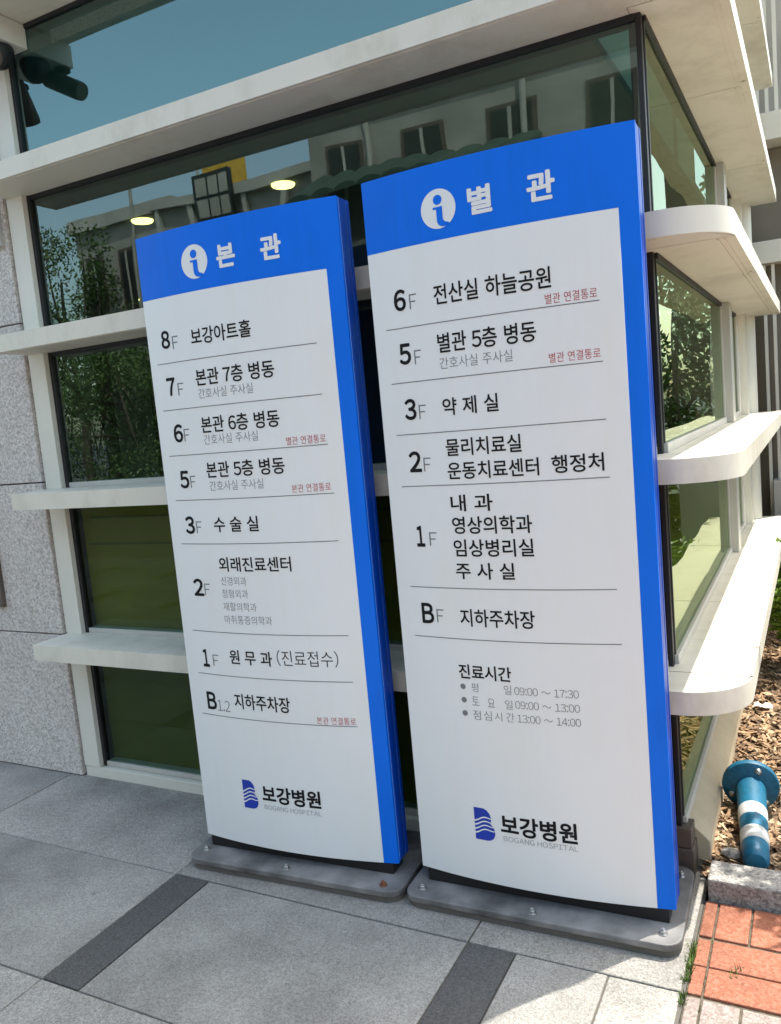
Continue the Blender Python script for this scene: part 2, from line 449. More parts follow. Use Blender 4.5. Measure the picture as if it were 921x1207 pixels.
# side windows
zr2 = [(.15, tops[0]-TH)]+[(tops[i], tops[i+1]-TH) for i in range(5)]
for i, (z0, z1) in enumerate(zr2):
    for (ya_, yb_) in ((FY+.022, 4.50), (4.62, 5.32)):
        mb = MB()
        mb.box(GX-.04, GX+.012, ya_, yb_, z0, z0+.03, 0)
        mb.box(GX-.04, GX+.010, ya_, yb_, z1-.018, z1, 1)
        mb.box(GX-.04, GX+.008, yb_-.02, yb_, z0+.03, z1-.018, 0)
        if ya_ < 3: mb.box(GX-.04, GX+.004, ya_, ya_+.012, z0+.03, z1-.018, 1)
        else: mb.box(GX-.04, GX+.008, ya_, ya_+.02, z0+.03, z1-.018, 0)
        wf = mb.build('window', ['frame', 'dark'], bld, bevel=.0015, seg=1)
        pa = ya_+(.012 if ya_ < 3 else .02)
        pane(GX-.01, GX, pa, yb_-.02, z0+.03, z1-.018, 'x', wf, 'glass_side')
        if i < 2:
            mb = MB(); mb.box(GX-.046, GX-.041, ya_, yb_, z0, z1); mb.build('window_film', 'film', wf)
        if i >= 4:
            mb = MB(); mb.box(GX-.20, GX-.18, ya_, yb_, z0, z1); mb.build('spandrel_panel', 'spandrel', wf)
    mb = MB(); mb.box(GX-.04, GX+.045, 4.502, 4.618, z0, z1); mb.build('mullion', 'frame', bld, bevel=.004)
    mb = MB()
    mb.box(GX-.04, GX+.012, 5.322, 5.42, z0, z1); mb.box(GX-.04, GX+.05, 5.422, 5.50, z0, z1); mb.box(GX-.04, GX+.02, 5.502, 5.58, z0, z1)
    mb.tube((GX+.03, 5.68, z0), (GX+.03, 5.68, z1), .06, .06, 20, caps=False)
    mb.build('column', 'white', bld, smooth=True)
# interior
mb = MB(); mb.box(-9, -3.0, 8.0, 8.1, 0, 2.75); mb.box(-.62, GX-.06, 8.0, 8.1, 0, 2.75)
mb.box(-3.0, -.62, 8.0, 8.1, 0, .85); mb.box(-3.0, -.62, 8.0, 8.1, 2.6, 2.75); mb.box(-.53, -.48, 5.6, 7.99, 0, 2.74); mb.box(-9.1, -9, 2.66, 8.1, 0, 2.75)
mb.box(-1.9, -1.5, 5.2, 5.6, 0, 2.75); mb.box(-5.2, -4.8, 4.7, 5.1, 0, 2.75)
mb.build('interior_wall', 'inwall', bld)
mb = MB(); mb.box(-9, GX-.06, 2.66, 8, -.05, -.002); mb.build('interior_floor', 'inwall', bld)
mb = MB(); mb.box(-9, GX-.21, 2.82, 8, 2.75, 2.80); ce = mb.build('ceiling', 'ceil', bld)
for x, y in ((-2.35, 3.61), (-3.30, 3.61), (-5.25, 5.5), (-3.3, 6.2), (-2.35, 6.2)):
    mb = MB(); mb.lathe([(.055, -.012), (.06, -.004), (.06, 0)], 24, base=(x, y, 2.75)); mb.build('downlight', 'lamp', ce)
mb = MB(); mb.box(-2.9, -1.0, 4.4, 4.9, 0, 1.05); mb.box(-3.0, -.95, 4.35, 4.95, 1.05, 1.09); mb.build('reception_counter', 'inwall', bld)
# projecting wing at the back of the bed
wing = thing('building_wing', 'tan rear wing with white posts and upright louvres beyond the planting bed', 'building', (0, 0, 0))
mb = MB(); mb.box(-.46, .04, 6.10, 6.5, 0, 3.03); mb.build('wall', 'tan', wing)
mb = MB(); mb.box(-.46, .04, 5.88, 6.5, 3.035, 3.20); mb.build('slab', 'white', wing, bevel=.004)
mb = MB(); mb.box(-.40, .04, 5.95, 6.4, 2.30, 2.44); mb.build('lintel', 'white', wing, bevel=.004)
mb = MB(); mb.box(-.46, .04, 6.28, 6.5, 3.205, 4.3); mb.build('louvre_back', 'conc2', wing)
for x in (-.40, -.345, -.29, -.235, -.18, -.125, -.07):
    mb = MB(); mb.box(x-.011, x+.011, 6.0, 6.08, 3.203, 4.3); mb.build('louvre', 'white', wing, bevel=.002)
for x in (-.285, -.232):
    mb = MB(); mb.box(x-.010, x+.010, 5.99, 6.03, .0, 2.297); mb.build('post', 'white', wing, bevel=.002)
mb = MB(); mb.box(-.27, .04, 5.9, 6.09, .0, .90); mb.build('low_wall', 'conc2', wing, bevel=.004)

# ------------------------------------------------------------------ wall plaques at the left edge
for (x1, z0, z1, lab, k) in ((-3.470, .810, 1.50, 'brown framed plaque on the granite wall near the pavement, cut by the left edge', 0),
                       (-3.132, 2.435, 2.95, 'black plaque with a cream border high on the granite wall beside the glass', 1)):
    p = thing('wall_plaque', lab, 'plaque', (x1-.25, 2.55, (z0+z1)/2))
    hx, hz = .25, (z1-z0)/2
    mb = MB(); d = .02
    mb.box(-hx, hx, -d, 0, -hz, -hz+.02); mb.box(-hx, hx, -d, 0, hz-.02, hz)
    mb.box(-hx, -hx+.02, -d, 0, -hz+.02, hz-.02); mb.box(hx-.02, hx, -d, 0, -hz+.02, hz-.02)
    mb.build('plaque_frame', 'conc2' if k else 'brown', p, bevel=.002)
    mb = MB(); mb.box(-hx+.02, hx-.02, -.012, 0, -hz+.02, hz-.02); mb.build('plaque_face', 'dark' if k else 'brown', p)

# ------------------------------------------------------------------ security cameras under the upper ledge
sc_ = thing('camera_housing', 'white bracket box with a black dome camera under the top left ledge', 'security camera', (-3.02, 2.48, 3.30))
mb = MB(); mb.box(-.13, .135, -.12, .118, -.10, -.002); mb.build('bracket_box', 'white', sc_, bevel=.004)
mb = MB(); mb.lathe([(.058, -.10), (.062, -.115), (.06, -.13), (.052, -.15), (.038, -.172), (.018, -.184), (.004, -.187)], 24, base=(.06, .03, 0))
mb.build('dome', 'dark', sc_, smooth=True)
def bullet(loc, aim, lab):
    b = thing('security_camera', lab, 'security camera', loc, 0, 'bullet cameras under the top left ledge')
    a = Vector(aim).normalized()
    mb = MB(); mb.lathe([(.036, -.10), (.040, -.09), (.040, .09), (.037, .105), (.030, .106)], 18, axis=a)
    mb.build('camera_body', 'brown', b, smooth=True)
    mb = MB(); mb.tube((0, 0, .03), (0, 0, .065), .014, .018, 10); mb.lathe([(.035, 0), (.035, .012)], 16, base=(0, 0, .053))
    mb.build('mount', 'dark', b)
bullet((-2.925, 2.39, 3.135), (.75, -.1, -.42), 'dark bullet camera aimed along the facade, mirrored in the top pane')
bullet((-3.20, 2.39, 3.135), (-.15, -.5, -.75), 'dark bullet camera aimed down at the pavement, mirrored in the top pane')

# ------------------------------------------------------------------ lettering
GLY = {}
def glyph(ch, off):
    """outline of one character, filled, from the built-in font"""
    if (ch, off) in GLY: return GLY[ch, off]
    cu = bpy.data.curves.new('t', 'FONT'); cu.body = ch; cu.size = 1; cu.resolution_u = 4; cu.offset = off
    o = bpy.data.objects.new('t', cu); COL.objects.link(o)
    dg = bpy.context.evaluated_depsgraph_get(); dg.update()
    me = o.evaluated_get(dg).to_mesh()
    v = [(p.co.x, p.co.y) for p in me.vertices]; f = [tuple(p.vertices) for p in me.polygons]
    o.evaluated_get(dg).to_mesh_clear()
    bpy.data.objects.remove(o); bpy.data.curves.remove(cu)
    GLY[ch, off] = (v, f)
    return v, f

def glyphs(text, off):
    V = []; F = []; x = 0
    for ch in text:
        if ch == ' ': x += .30; continue
        if ord(ch) < 128:
            v, f = glyph(chr(ord(ch)+0xFEE0), off)             # full-width forms share the Korean face
            a = min(p[0] for p in v); b = max(p[0] for p in v); wd = b-a
            adv = .56 if ch.isdigit() else wd+.10
            dx = x-a+(adv-wd)/2
        else:
            v, f = glyph(ch, off); dx = x; adv = .92
        o = len(V); V += [(p[0]+dx, p[1]) for p in v]; F += [tuple(k+o for k in q) for q in f]; x += adv
    return V, F

BOLD = {'title': .030, 'num': .028, 'main': .009, 'head': .014, 'logo': .024}
STY = {'title': ('swhite', .006), 'num': ('ink', 0), 'eff': ('grey', -.008), 'main': ('ink', .004), 'light': ('ink', -.006),
       'small': ('grey2', -.006), 'note': ('red', -.004), 'head': ('ink', .004), 'hours': ('grey2', -.008), 'logo': ('ink', .004), 'tiny': ('tiny', .0)}
NAME = {'title': 'title_lettering', 'num': 'floor_number', 'eff': 'floor_letter', 'main': 'department_name', 'light': 'department_name',
        'small': 'room_name', 'note': 'passage_note', 'head': 'hours_heading', 'hours': 'hours_lettering', 'logo': 'hospital_name', 'tiny': 'latin_name'}
TXT_L = [
 ('title','본',.3446,.4163,2.101,.072),('title','관',.5088,.5819,2.101,.075),
 ('num','8',.0680,.1085,1.8717,.060),('eff','F',.1190,.1460,1.8580,.042),('main','보강아트홀',.2040,.4452,1.8665,.055),
 ('num','7',.0680,.1085,1.7140,.061),('eff','F',.1190,.1460,1.7020,.041),('main','본관 7층 병동',.2040,.5140,1.7320,.055),('small','간호사실 주사실',.2080,.4285,1.6790,.033),
 ('num','6',.0745,.1175,1.5550,.062),('eff','F',.1222,.1485,1.5470,.042),('main','본관 6층 병동',.2040,.5140,1.5750,.055),('small','간호사실 주사실',.2090,.4285,1.5255,.033),('note','별관 연결통로',.5300,.6665,1.4990,.026),
 ('num','5',.0780,.1210,1.3957,.061),('eff','F',.1259,.1510,1.3868,.041),('main','본관 5층 병동',.2040,.5150,1.4235,.054),('small','간호사실 주사실',.2110,.4296,1.3695,.033),('note','본관 연결통로',.5320,.6676,1.3460,.026),
 ('num','3',.0780,.1210,1.2370,.062),('eff','F',.1283,.1545,1.2295,.041),('main','수 술 실',.2092,.3932,1.2375,.052),
 ('main','외래진료센터',.2110,.5003,1.1002,.050),('small','신경외과',.2110,.3195,1.0427,.030),('small','정형외과',.2104,.3204,.9985,.030),('small','재활의학과',.2096,.3491,.9534,.030),('small','마취통증의학과',.2090,.4048,.9077,.030),
 ('num','2',.0815,.1285,1.0172,.062),('eff','F',.1323,.1576,1.0108,.041),
 ('num','1',.0850,.1150,.7625,.065),('eff','F',.1320,.1590,.7568,.041),('main','원 무 과',.2110,.3883,.7750,.051),('light','(진료접수)',.4077,.6336,.7808,.055),
 ('num','B',.0810,.1255,.6062,.065),('eff','1.2',.1292,.1859,.5928,.040),('main','지하주차장',.2094,.4394,.6165,.055),('note','본관 연결통로',.5347,.6740,.5705,.025),
 ('logo','보강병원',.2848,.5182,.2880,.063),('tiny','BOGANG HOSPITAL',.2894,.5156,.2390,.0165)]
LIN_L = [(.035,.668,1.793),(.036,.669,1.6355),(.039,.672,1.479),(.044,.677,1.324),(.046,.675,1.171),(.050,.677,.860),(.054,.677,.7045),(.050,.677,.5535)]
TXT_R = [
 ('title','별',.3388,.4091,2.114,.075),('title','관',.5059,.582,2.117,.076),
 ('num','6',.0795,.1205,1.8824,.062),('eff','F',.1323,.1565,1.8734,.042),('main','전산실 하늘공원',.2132,.5552,1.8795,.057),('note','별관 연결통로',.5358,.6730,1.8228,.027),
 ('num','5',.0823,.1225,1.7260,.062),('eff','F',.1335,.1565,1.7128,.041),('main','별관 5층 병동',.2132,.5062,1.7430,.056),('small','간호사실 주사실',.2151,.4355,1.6857,.033),('note','별관 연결통로',.5365,.6728,1.6658,.0265),
 ('num','3',.0845,.1245,1.5624,.063),('eff','F',.1333,.1578,1.5526,.041),('main','약 제 실',.2128,.3848,1.5607,.051),
 ('num','2',.0840,.1270,1.4058,.063),('eff','F',.1340,.1586,1.3959,.041),('main','물리치료실',.2120,.4425,1.4420,.051),('main','운동치료센터',.2119,.4883,1.3732,.051),('main','행정처',.5237,.6649,1.3757,.050),
 ('num','1',.0871,.1160,1.1790,.065),('eff','F',.1318,.1573,1.1706,.041),('main','내 과',.2134,.3457,1.2777,.0496),('main','영상의학과',.2125,.4575,1.2117,.052),('main','임상병리실',.2114,.4572,1.1436,.052),('main','주 사 실',.2124,.3962,1.0746,.0495),
 ('num','B',.0823,.1247,.9395,.0645),('eff','F',.1345,.1588,.9332,.041),('main','지하주차장',.2140,.4460,.9323,.054),
 ('head','진료시간',.1943,.3625,.7645,.0457),
 ('hours','평',.2320,.2547,.7163,.0276),('hours','일',.3360,.3595,.7172,.0285),('hours','09:00 ~ 17:30',.3682,.5571,.7164,.0240),
 ('hours','토',.2310,.2537,.6740,.0276),('hours','요',.2814,.3045,.6731,.0275),('hours','일',.3365,.3600,.6722,.0285),('hours','09:00 ~ 13:00',.3680,.5580,.6740,.0240),
 ('hours','점',.2305,.2557,.6308,.0290),('hours','심',.2658,.2910,.6316,.0290),('hours','시',.3011,.3240,.6322,.0275),('hours','간',.3377,.3621,.6328,.0285),('hours','13:00 ~ 14:00',.3714,.5581,.6321,.0240),
 ('logo','보강병원',.2921,.5265,.2906,.065),('tiny','BOGANG HOSPITAL',.2987,.5263,.2447,.0168)]
LIN_R = [(.044,.678,1.802),(.046,.678,1.6425),(.048,.677,1.4885),(.050,.678,1.332),(.049,.679,1.021),(.050,.683,.865)]

SAG = .035
def make_sign(label, a, b, zb, zt, txt, lin, icon, logo, plate, bolts, bullets=()):
    a = Vector(a); b = Vector(b); W = (b-a).length; mid = (a+b)/2
    ang = math.atan2(b.y-a.y, b.x-a.x)
    root = thing('directory_sign', label, 'sign', (mid.x, mid.y, 0), ang)
    h = W/2
    def wv(u): return -SAG*(1-((u-h)/h)**2)                       # local y of the front skin
    def strip(u0, u1, z0, z1, back, n, front=0):
        mb = MB(); vs = []; fs = []
        for i in range(n+1):
            u = u0+(u1-u0)*i/n; y = wv(u)
            vs += [(u-h, y+front, z0), (u-h, y+front, z1), (u-h, y+back, z1), (u-h, y+back, z0)]
        for i in range(n):
            k = 4*i
            fs += [(k, k+4, k+5, k+1), (k+1, k+5, k+6, k+2), (k+2, k+6, k+7, k+3), (k+3, k+7, k+4, k)]
        fs += [(0, 1, 2, 3), (4*n+3, 4*n+2, 4*n+1, 4*n)]
        mb.add(vs, fs); return mb
    ZH, UB = zt-.208, W-.050
    face = strip(0, UB, zb, ZH, .012, 40).build('face_panel', 'swhite', root, bevel=.0008, seg=1, smooth=True)
    head = strip(0, W, ZH, zt, .012, 44).build('header_panel', 'sblue', root, smooth=True)
    strip(UB, W, zb, ZH, .012, 4).build('side_band', 'sblue', root, smooth=True)
    # body behind the skin: pale trim seam, blue return, pale back seam, back skin
    def body(y_in, y_back, z0, z1, inset, name, mat):
        pts = [(inset-h, y_in+.0), (W-inset-h, y_in+.0), (W-inset-h, y_back), (inset-h, y_back)]
        mb = MB(); mb.prism(pts, z0, z1); return mb.build(name, mat, root, bevel=.0015, seg=1)
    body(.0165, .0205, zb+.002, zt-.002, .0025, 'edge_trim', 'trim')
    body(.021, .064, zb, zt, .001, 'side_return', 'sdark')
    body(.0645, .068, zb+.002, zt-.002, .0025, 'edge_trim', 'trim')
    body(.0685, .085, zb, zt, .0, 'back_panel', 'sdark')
    # inner core filling the curve
    mb = strip(.003, W-.003, zb+.002, zt-.003, .0, 30, .0125)
    for i in range(0, len(mb.v), 4):
        for j in (2, 3): mb.v[i+j] = (mb.v[i+j][0], .0162, mb.v[i+j][2])
    mb.build('core', 'sblue', root)
    # black recessed plinth
    mb = MB(); mb.box(-h+.02, h-.02, -.004, .072, .0445, zb)
    mb.build('plinth', 'black', root)
    # lettering
    def curved(v, f, name, mat, parent, lift=.0007, lay=None):
        mb = MB(); mb.add([(u-h, wv(u)-lift-(lay[i]*.00006 if lay else 0), z) for i, (u, z) in enumerate(v)], f); return mb.build(name, mat, parent)
    for st, t, u0, u1, zc, hh in txt:
        v, f = glyphs(t, STY[st][1])
        d = BOLD.get(st, 0)
        nv = len(v); lay = [0]*nv
        if d:
            v0, f0 = list(v), list(f)
            for k, (sx, sz) in enumerate(((d, 0), (-d, 0), (0, d), (0, -d), (d*.7, d*.7), (-d*.7, d*.7), (d*.7, -d*.7), (-d*.7, -d*.7))):
                f = f+[tuple(i+len(v) for i in q) for q in f0]
                v = v+[(x+sx, z+sz) for x, z in v0]; lay += [k+1]*nv
        xs = [p[0] for p in v]; zs = [p[1] for p in v]
        x0, x1, z0, z1 = min(xs), max(xs), min(zs), max(zs)
        vv = [(u0+(x-x0)/(x1-x0)*(u1-u0), zc-hh/2+(z-z0)/(z1-z0)*hh) for x, z in v]
        curved(vv, f, NAME[st], STY[st][0], head if st == 'title' else face, .0007, lay)
    for u0, u1, z in lin:
        n = 24; v = []; f = []
        for i in range(n+1):
            u = u0+(u1-u0)*i/n; v += [(u, z-.0013), (u, z+.0013)]
        for i in range(n): f.append((2*i, 2*i+2, 2*i+3, 2*i+1))
        curved(v, f, 'divider_line', 'grey', face)
    # information symbol
    cu, cz, rr = icon
    n = 48
    def disc(cx, cz_, r, nn=48): return [(cx+r*math.cos(2*math.pi*i/nn), cz_+r*math.sin(2*math.pi*i/nn)) for i in range(nn)]
    ic = curved(disc(cu, cz, rr), [tuple(range(n))], 'info_disc', 'swhite', head)
    curved(disc(cu, cz+.45*rr, .25*rr, 28), [tuple(range(28))], 'info_dot', 'sblue', head, .0012)
    st = [(-.30, .10), (.24, .10), (.24, -.50), (.27, -.62), (.36, -.70), (.52, -.74), (.60, -.80), (.45, -.92), (.20, -.93), (.0, -.84), (-.10, -.68), (-.11, -.50), (-.11, -.02), (-.30, -.02)]
    st = [(cu+x*rr, cz+y*rr) for x, y in reversed(st)]
    curved(st, [tuple(range(len(st)))][::-1], 'info_stem', 'sblue', head, .0012).data.flip_normals()
    # hospital emblem: a blue letter shape crossed by white waves
    lu, lz, lw, lh = logo
    B = [(0, 0), (.62, 0), (.78, .03), (.92, .10), (1, .22), (1, .34), (.94, .45), (.82, .52), (.80, .55), (.84, .64), (.84, .74), (.78, .86), (.66, .95), (.5, 1), (0, 1)]
    def slant(p): return (lu+p[0]*lw, lz+p[1]*lh)
    v = [slant(p) for p in B]
    curved(v, [tuple(range(len(v)))], 'emblem', 'logo', face)
    v = []; f = []
    for k in range(4):
        zc = .66-.125*k; n = 16; o = len(v)
        for i in range(n+1):
            x = -.02+(1.02)*i/n
            zz = zc+.055*math.sin(x*6.0-1.4)+.12*x*x-.02
            tk = .026*(1-.45*x)
            v += [slant((x, zz-tk)), slant((x, zz+tk))]
        f += [(o+2*i, o+2*i+2, o+2*i+3, o+2*i+1) for i in range(n)]
    curved(v, f, 'emblem_wave', 'swhite', face, .0012)
    for (u, z) in bullets:
        curved(disc(u, z, .0088, 20), [tuple(range(20))], 'bullet_dot', 'grey', face)
    # steel base plate with rounded corners
    inv = root.matrix_basis.inverted()
    x0, x1, y0, y1, rc = plate
    pts = arc(x0+rc, y0+rc, rc, 180, 270, 6)+arc(x1-rc, y0+rc, rc, 270, 360, 6)+arc(x1-rc, y1-rc, rc, 0, 90, 6)+arc(x0+rc, y1-rc, rc, 90, 180, 6)
    mb = MB(); mb.prism(pts, .022, .044)
    bp = mb.build('base_plate', 'steel', root, bevel=.004)
    mb = MB(); k = .007
    mb.prism([(x*(1-k*1.5), yy+(k if yy < 0 else -k)) for x, yy in pts], -.004, .0218)
    mb.build('mortar_bed', 'grout', root)
    for (wx, wy, rusty) in bolts:
        p = Matrix.Rotation(-ang, 4, 'Z') @ Vector((wx-mid.x, wy-mid.y, 0))
        mb = MB()
        mb.lathe([(.013, .044), (.013, .0465), (.0125, .047)], 18, base=(p.x, p.y, 0))
        mb.lathe([(.009, .047), (.009, .0545), (.008, .0555)], 6, base=(p.x, p.y, 0))
        mb.lathe([(.005, .0555), (.005, .060), (.004, .061)], 12, base=(p.x, p.y, 0))
        mb.build('bolt', 'rust' if rusty else 'bolt', bp)
    return root

make_sign('blue and white directory pylon on the left, listing floors up to 8F',
          (-2.035, 2.180), (-1.264, 2.222), .083, 2.2185, TXT_L, LIN_L, (.2545, 2.1017, .054), (.2010, .2240, .063, .104),
          (-.415, .425, -.103, .28, .05), [(-2.016, 2.143, 0), (-1.653, 2.128, 0), (-1.288, 2.150, 1)])
make_sign('blue and white directory pylon beside the red bricks, with opening hours under its floor list',
          (-1.180, 2.232), (-.392, 2.252), .087, 2.2370, TXT_R, LIN_R, (.2490, 2.1130, .054), (.2060, .2270, .066, .104),
          (-.425, .415, -.105, .31, .05), [(-1.158, 2.175, 0), (-.792, 2.165, 0), (-.421, 2.195, 0), (-1.180, 2.290, 0), (-.415, 2.50, 0)],
          bullets=((.2040, .7165), (.2042, .6745), (.2040, .6325)))

# ------------------------------------------------------------------ fallen bollard
A = Vector((-.250, 3.06, .108)); T = Vector((-.208, 2.635, .060))
ax = (T-A)
bol = thing('bollard', 'blue plastic bollard with white bands lying on the mulch behind the kerb', 'bollard', (A.x, A.y, 0))
O = Vector((0, 0, A.z)); Ln = ax.length
mb = MB(); mb.lathe([(.095, -.012), (.097, .0), (.094, .010), (.075, .020), (.054, .026)], 36, base=O, axis=ax)
bs = mb.build('base_flange', 'post', bol, smooth=True)
def rad(s): return .050-.010*s
mb = MB(); mb.lathe([(.050, .02)]+[(rad(s/10), .03+(Ln-.03)*s/10) for s in range(11)]+[(.03, Ln+.012), (.008, Ln+.016)], 28, base=O, axis=ax)
mb.build('shaft', 'post', bol, smooth=True)
for s0, s1 in ((.40, .545), (.70, .845)):
    mb = MB(); mb.lathe([(rad(s0)+.001, Ln*s0), (rad(s0)+.0018, Ln*s0+.002), (rad(s1)+.0018, Ln*s1-.002), (rad(s1)+.001, Ln*s1)], 28, base=O, axis=ax)
    mb.build('reflective_band', 'band', bol, smooth=True)
e1 = ax.normalized(); s1 = e1.cross(Vector((0, 0, 1))).normalized(); u1 = s1.cross(e1)
for q, zz in ((-.026, .066), (.062, -.028), (-.047, -.052)):
    mb = MB(); p = O+e1*.016+s1*q+u1*zz
    mb.lathe([(.013, 0), (.013, .006), (.008, .012), (.003, .014)], 14, base=p, axis=e1)
    mb.build('bolt', 'bolt', bs, smooth=True)

# ------------------------------------------------------------------ mulch chips
rnd = random.Random(3)
mb = MB()
def ground_z(x, yy): return .018+.035*noise.noise(Vector((x*4, yy*4, 0)))+.015*noise.noise(Vector((x*14, yy*14, 3)))
for i in range(6500):
    x = rnd.uniform(-.36, .32); yy = 2.60+(rnd.random()**1.5)*3.3
    l = rnd.uniform(.008, .026); wd = rnd.uniform(.004, .010); t = rnd.uniform(.001, .003)
    a = rnd.uniform(0, 6.28); ti = rnd.uniform(-.5, .5); tj = rnd.uniform(-.6, .6)
    m = Matrix.Translation((x, yy, ground_z(x, yy)+.004+rnd.random()*.008)) @ Matrix.Rotation(a, 4, 'Z') @ Matrix.Rotation(ti, 4, 'Y') @ Matrix.Rotation(tj, 4, 'X')
    c = rnd.uniform(-.004, .004)
    P = [m @ Vector(p) for p in ((-l, -wd, 0), (0, -wd*.8, c), (l, -wd*.5, 0), (l, wd*.6, 0), (0, wd, c), (-l, wd*.7, 0))]
    Q = [p+Vector((0, 0, t)) for p in P]
    mb.add(P+Q, [(0, 5, 4, 1), (1, 4, 3, 2), (6, 7, 10, 11), (7, 8, 9, 10)]+[(k, (k+1) % 6, 6+(k+1) % 6, 6+k) for k in range(6)], rnd.choice((0, 0, 0, 1, 2)))
MAT['chip_d'] = simple('dark_bark_chip', (.15, .088, .048), .85, var=.5, scale=20)
MAT['chip_l'] = simple('pale_bark_chip', (.46, .34, .21), .85, var=.35, scale=20)
tag(mb.build('wood_chips', ['chip', 'chip_d', 'chip_l']), 'brown bark chips and dry leaves covering the planting bed', 'mulch', kind='stuff')
# scrap
mb = MB(); vs_ = []
for j in range(5):
    for i in range(6):
        vs_.append((i*.016-.04, j*.012-.024, .018*noise.noise(Vector((i*.7, j*.8, 5)))+.02))
top = len(vs_); vs_ += [(x, yy, z-.002) for x, yy, z in vs_]
fs_ = [(j*6+i, j*6+i+1, j*6+i+7, j*6+i+6) for j in range(4) for i in range(5)]
fs_ += [tuple(top+k for k in reversed(q)) for q in fs_]
mb.add(vs_, fs_)
o = mb.build('paper_scrap', 'paper', smooth=True, loc=(-.262, 4.05, ground_z(-.262, 4.05)+.012)); tag(o, 'small crumpled white scrap lying on the bark chips', 'litter')
mb = MB(); mb.lathe([(.004, 0), (.022, .004), (.030, .014), (.026, .026), (.012, .034), (.003, .035)], 12)
for i, v in enumerate(mb.v): mb.v[i] = (v[0]*1.2+.006*noise.noise(Vector(v)*60), v[1]*.8, v[2]+.006*noise.noise(Vector(v)*50))
o = mb.build('pebble', 'kerb', smooth=True, loc=(-.285, 2.70, .018)); tag(o, 'pale pebble beside the tip of the fallen bollard', 'stone')

# ------------------------------------------------------------------ plants
def leaf_quad(mb, p, d, n, l, wd, mi=0):
    d = d.normalized(); s = d.cross(n)
    if s.length < 1e-4: s = d.orthogonal()
    s.normalize(); nn = s.cross(d)
    mb.add([p, p+d*l*.45+s*wd*.5+nn*l*.06, p+d*l, p+d*l*.45-s*wd*.5+nn*l*.06], [(0, 1, 2, 3)], mi)

def rv(rnd): 
    while True:
        v = Vector((rnd.uniform(-1, 1), rnd.uniform(-1, 1), rnd.uniform(-1, 1)))
        if .05 < v.length < 1: return v

def shrub(loc, r, hgt, lab, seed, mat='leaf2', n=900, grp=None):
    rnd = random.Random(seed)
    t = thing('shrub', lab, 'shrub', loc, 0, grp)
    mb = MB(); st = MB()
    for k in range(16):
        d = Vector((rnd.uniform(-1, 1), rnd.uniform(-1, 1), rnd.uniform(.8, 1.8))).normalized()
        L = hgt*rnd.uniform(.6, 1.05)
        tip = Vector((d.x*r*1.1, d.y*r*1.1, min(hgt, d.z*L)))
        st.tube((0, 0, 0), tip, .006, .002, 5)
        for j in range(n//16):
            q = rnd.random()**.7
            p = tip*q+rv(rnd)*r*.22
            if p.z < .02: p.z = .02+rnd.random()*.05
            dd = (d*.5+rv(rnd)).normalized()
            leaf_quad(mb, p, dd, rv(rnd), rnd.uniform(.03, .06), rnd.uniform(.014, .026))
    mb.build('foliage', mat, t); st.build('stem', 'bark', t)
shrub((-.07, 4.75, .01), .30, .74, 'bright green shrub showing at the right edge beyond the lowest ledge', 1, n=4200)

def tree(loc, hgt, cr, czf, lab, seed, n=5200, name='broadleaf_tree', ls=.16, mat='leaf', grp=None):
    rnd = random.Random(seed)
    t = thing(name, lab, 'tree', loc, 0, grp)
    tk = MB(); pts = [Vector((0, 0, 0))]
    for i in range(1, 6): pts.append(Vector((rnd.uniform(-.1, .1)*hgt*.1*i, rnd.uniform(-.1, .1)*hgt*.1*i, hgt*.16*i)))
    for i in range(5): tk.tube(pts[i], pts[i+1], hgt*.024*(1-i/6), hgt*.024*(1-(i+1)/6), 9)
    clumps = []
    for i in range(26):
        v = rv(rnd); c = Vector((v.x*cr, v.y*cr, hgt*czf+v.z*hgt*(1-czf)*.95))
        clumps.append((c, rnd.uniform(.22, .45)*cr))
        b = pts[rnd.choice((2, 3, 4))]
        tk.tube(b, c, hgt*.008, hgt*.002, 5)
    tk.build('trunk', 'bark', t)
    mb = MB()
    for i in range(n):
        c, r = clumps[i % len(clumps)]
        v = rv(rnd).normalized()*r*(rnd.random()**.4)
        leaf_quad(mb, c+v, (v.normalized()+rv(rnd)).normalized(), rv(rnd), rnd.uniform(.6, 1.3)*ls, rnd.uniform(.4, .7)*ls)
    mb.build('crown', mat, t)
    return t
tree((-16.6, -10.0, -.05), 7.0, 2.3, .55, 'tall broadleaf tree across the street at the left, seen mirrored in the window', 11, n=16000, ls=.10)
tree((-13.4, -8.2, -.05), 5.0, 2.0, .5, 'rounder broadleaf tree across the street, mirrored beside the grey house', 12, n=16000, ls=.085)
tree((-10.2, -7.6, -.05), 3.9, 1.6, .5, 'low broadleaf tree in front of the grey concrete building across the street', 13, n=12000, ls=.08)
tree((2.6, 5.9, -.05), 3.8, 1.5, .48, 'bushy tree right of the planting bed, mirrored in the side windows', 14, n=6000, ls=.12)
tree((.54, 3.25, 0), 2.2, .36, .5, 'unseen young tree added right of the bollard to shade the bark chips', 16, n=2600, ls=.07, name='offscreen_tree')  # added out of view to cast shade on the bollard, kerb and chips
tree((.30, 5.95, 0), 2.5, .34, .30, 'slim tree at the end of the planting bed, mirrored in the side windows', 18, n=9000, ls=.045, name='offscreen_tree')
tree((.80, 7.3, -.05), 3.8, .75, .35, 'leafy tree behind the bed, mirrored above the lowest side ledges', 17, n=9000, ls=.08)
tree((-1.5, 10.3, -.05), 3.8, 1.35, .35, 'sunlit tree behind the hospital, glimpsed through the side windows and the rear opening', 19, n=12000, ls=.09)

